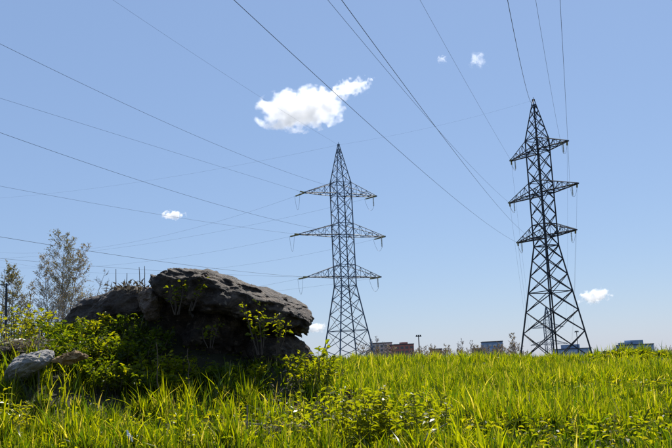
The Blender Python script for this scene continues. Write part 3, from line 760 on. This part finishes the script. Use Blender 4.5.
# ------------------------------------------------------------------ far town
def building(px0, px1, ytop, D, depth, wm, gm, label, rz=.0, steps=(), fl=3.0, cols=4, rows=7, roofm=None):
    a, b = at(px0, ytop, D), at(px1, ytop, D); wd = (b - a).length; c = (a + b) * .5; gz = Gs(c.x, c.y); h = c.z - gz
    root = empty('apartment_block', (c.x, c.y, gz), rz); tag(root, label, 'building', 'apartment blocks of the far town')
    mb = MB(); mb.box((0, depth / 2, h / 2 - 1), (wd / 2, depth / 2, h / 2 + 1)); mb.build('wall', wm, root)
    mb = MB(); mb.box((0, depth / 2, h + .35), (wd / 2 + .25, depth / 2 + .25, .35)); rf = mb.build('roof', roofm or M_ROOF, root)
    for (sx, sw, sh) in steps:
        mb = MB(); mb.box((sx * wd / 2, depth / 2, h + .7 + sh / 2), (sw * wd / 2, depth / 3, sh / 2)); mb.build('lift_housing', wm, root)
    wmesh = MB(); ww = wd / cols; wmesh.box((0, 0, 0), (ww * .3, .06, fl * .27)); me = wmesh.mesh('window'); me.materials.append(gm)
    for r_ in range(rows):
        for k in range(cols):
            o = bpy.data.objects.new('window', me); link(o, root); o.location = (-wd / 2 + ww * (k + .5), -.03, h - fl * (r_ + .7))
M_ROOF = plain('roof_felt', [(.3, (.06, .06, .065)), (.7, (.10, .10, .105))], .3, .9)
M_WIN = plain('window_glass', [(.3, (.02, .03, .04)), (.7, (.05, .065, .08))], .2, .15, spec=.8)
M_RED = plain('red_brick_wall', [(.3, (.42, .15, .11)), (.7, (.52, .20, .15))], .3, .9)
M_BEIGE = plain('beige_panel_wall', [(.3, (.46, .42, .37)), (.7, (.58, .53, .47))], .2, .9)
M_BLUE = plain('blue_grey_panel_wall', [(.3, (.20, .29, .42)), (.7, (.30, .40, .54))], .2, .8)
M_DARK = plain('dark_brown_wall', [(.3, (.18, .12, .11)), (.7, (.26, .17, .15))], .2, .9)
M_PANEW = plain('pale_panel', [(.3, (.40, .46, .52)), (.7, (.55, .60, .65))], .2, .8)
building(371, 392, 343.5, 640, 14, M_BEIGE, M_WIN, 'beige apartment block behind the foot of the pylon beyond the boulders', cols=5)
building(394.5, 414, 344.8, 620, 14, M_RED, M_WIN, 'red brick apartment block with a dark roof', .15, ((.15, .3, 1.2),))
building(431, 442, 349.5, 700, 12, M_DARK, M_WIN, 'small dark brown block beside the floodlight mast', cols=3, rows=4)
building(474, 483, 349, 610, 12, M_DARK, M_WIN, 'low dark block at the side of the blue grey tower block', cols=2, rows=4)
building(482.5, 502.5, 342.2, 600, 16, M_BLUE, M_PANEW, 'blue grey tower block beside the upright pale tree', -.1, (), cols=4, rows=6)
building(559, 592, 349.0, 720, 16, M_BLUE, M_PANEW, 'blue grey block seen between the legs of the tall-based pylon', .1, ((-.1, .45, 3.2),), cols=7)
building(625, 654, 345, 560, 16, M_BLUE, M_PANEW, 'stepped blue grey block above the grassy hillock', .05, ((-.05, .45, 2.6), (-.65, .3, 1.3)), cols=6)
# masts
def mast(px, ytop, D, label, name, cat, head):
    p = at(px, ytop, D); gz = Gs(p.x, p.y); root = empty(name, (p.x, p.y, gz)); tag(root, label, cat); h = p.z - gz
    mb = MB(); mb.tube([Vector((0, 0, -.3)), Vector((0, 0, h))], [.32 * head, .16 * head], 8); mb.build('pole', M_STEEL, root)
    mb = MB(); mb.box((0, 0, h), (1.0 * head, .5 * head, .12 * head)); mb.build('platform', M_STEEL, root)
    for k in (-1, 0, 1):
        mb = MB(); mb.box((k * .65 * head, -.3 * head, h + .32 * head), (.24 * head, .14 * head, .2 * head)); mb.build('floodlight', M_STEEL, root)
mast(418.5, 336.5, 330, 'tall floodlight mast standing between the red and the dark brown block', 'floodlight_mast', 'mast', 1.1)
mast(576.5, 332, 380, 'floodlight mast seen through the bracing of the tall-based pylon', 'floodlight_mast', 'mast', .9)
p = at(6.5, 285, 48); gz = Gs(p.x, p.y); root = empty('street_lamp', (p.x, p.y, gz)); tag(root, 'dark lamp post with a flat arm in front of the bare trees', 'street lamp'); h = p.z - gz
mb = MB(); mb.tube([Vector((0, 0, -.3)), Vector((0, 0, h + .1))], [.09, .06], 8); mb.build('pole', M_STEEL, root)
mb = MB(); mb.tube([Vector((.15, 0, h)), Vector((-1.1, 0, h + .08))], .035, 6); mb.build('arm', M_STEEL, root)
mb = MB(); mb.box((-1.3, 0, h + .08), (.3, .12, .06)); mb.build('lamp_head', M_STEEL, root)

# ------------------------------------------------------------------ clouds (real scattering volumes far beyond the scene)
def cloud(px, py, wpx, hpx, D, dens, seed, label, tilt=0, thr=.0, scale=1.6, stretch=1.0):
    import bmesh
    c = at(px, py, D); k = c.length / F * 1.0
    rx, rz = wpx / 2 * k, hpx / 2 * k; ry = rz * 1.3
    bm = bmesh.new(); bmesh.ops.create_icosphere(bm, subdivisions=3, radius=1)
    me = bpy.data.meshes.new('cloud'); bm.to_mesh(me); bm.free()
    m, n, o = mat('cloud_vapour'); v = n.nodes.new('ShaderNodeVolumePrincipled')
    v.inputs['Color'].default_value = (1, 1, 1, 1); v.inputs['Anisotropy'].default_value = .5
    tc = n.nodes.new('ShaderNodeTexCoord'); nz = n.nodes.new('ShaderNodeTexNoise')
    mp = n.nodes.new('ShaderNodeMapping'); mp.inputs['Location'].default_value = (seed * 3.1, seed * 1.7, seed); mp.inputs['Scale'].default_value = (rx / rz * stretch, 1.3, 1)
    n.links.new(tc.outputs['Object'], mp.inputs[0]); n.links.new(mp.outputs[0], nz.inputs['Vector'])
    nz.inputs['Scale'].default_value = scale; nz.inputs['Detail'].default_value = 5; nz.inputs['Roughness'].default_value = .52
    ln = n.nodes.new('ShaderNodeVectorMath'); ln.operation = 'LENGTH'; n.links.new(tc.outputs['Object'], ln.inputs[0])
    # density = clamp((1 - r) * a + noise - b)
    s1 = n.nodes.new('ShaderNodeMath'); s1.operation = 'MULTIPLY_ADD'; n.links.new(ln.outputs['Value'], s1.inputs[0]); s1.inputs[1].default_value = -1.0; s1.inputs[2].default_value = .62 + thr
    s2 = n.nodes.new('ShaderNodeMath'); s2.operation = 'MULTIPLY_ADD'; n.links.new(nz.outputs['Fac'], s2.inputs[0]); s2.inputs[1].default_value = 1.9; s2.inputs[2].default_value = -.95
    s3 = n.nodes.new('ShaderNodeMath'); s3.operation = 'ADD'; n.links.new(s1.outputs[0], s3.inputs[0]); n.links.new(s2.outputs[0], s3.inputs[1])
    s4 = n.nodes.new('ShaderNodeMapRange'); n.links.new(s3.outputs[0], s4.inputs[0]); s4.inputs[1].default_value = 0; s4.inputs[2].default_value = .22; s4.inputs[3].default_value = 0; s4.inputs[4].default_value = dens / rz
    n.links.new(s4.outputs[0], v.inputs['Density']); n.links.new(v.outputs[0], o.inputs['Volume'])
    try: m.cycles.volume_step_rate = .35
    except Exception: pass
    ob = mesh_obj('cloud', me, m); ob.location = c; ob.scale = (rx, ry, rz)
    ob.rotation_euler = (0, -tilt, -math.atan2(c.x, c.y)); tag(ob, label, 'cloud', 'small clouds'); return ob
cloud(302, 109, 106, 49, 4200, 2.8, 2, 'largest white cloud with a wisp trailing off one end', .06, .13, 1.9)
cloud(350, 88, 70, 26, 4200, 1.6, 9, 'ragged wisp of vapour beside the largest cloud', .25, -.1, 2.2)
cloud(173, 215, 34, 14, 4600, 2, 5, 'tiny flat cloud over the boulder slab', -.05, -.05)
cloud(596, 296, 42, 18, 5200, 2.2, 7, 'small white cloud beside the tall-based pylon', .1, 0)
cloud(478, 60, 26, 30, 4200, .5, 12, 'faint torn wisp high between the pylons', 1.0, -.2, 2.4)
cloud(442, 59, 18, 13, 4300, .5, 15, 'faintest small wisp near the torn one', .2, -.2, 2.4)
cloud(316, 328, 36, 14, 6000, 2, 18, 'low pale cloud behind the pylon beyond the boulders', .0, -.05)
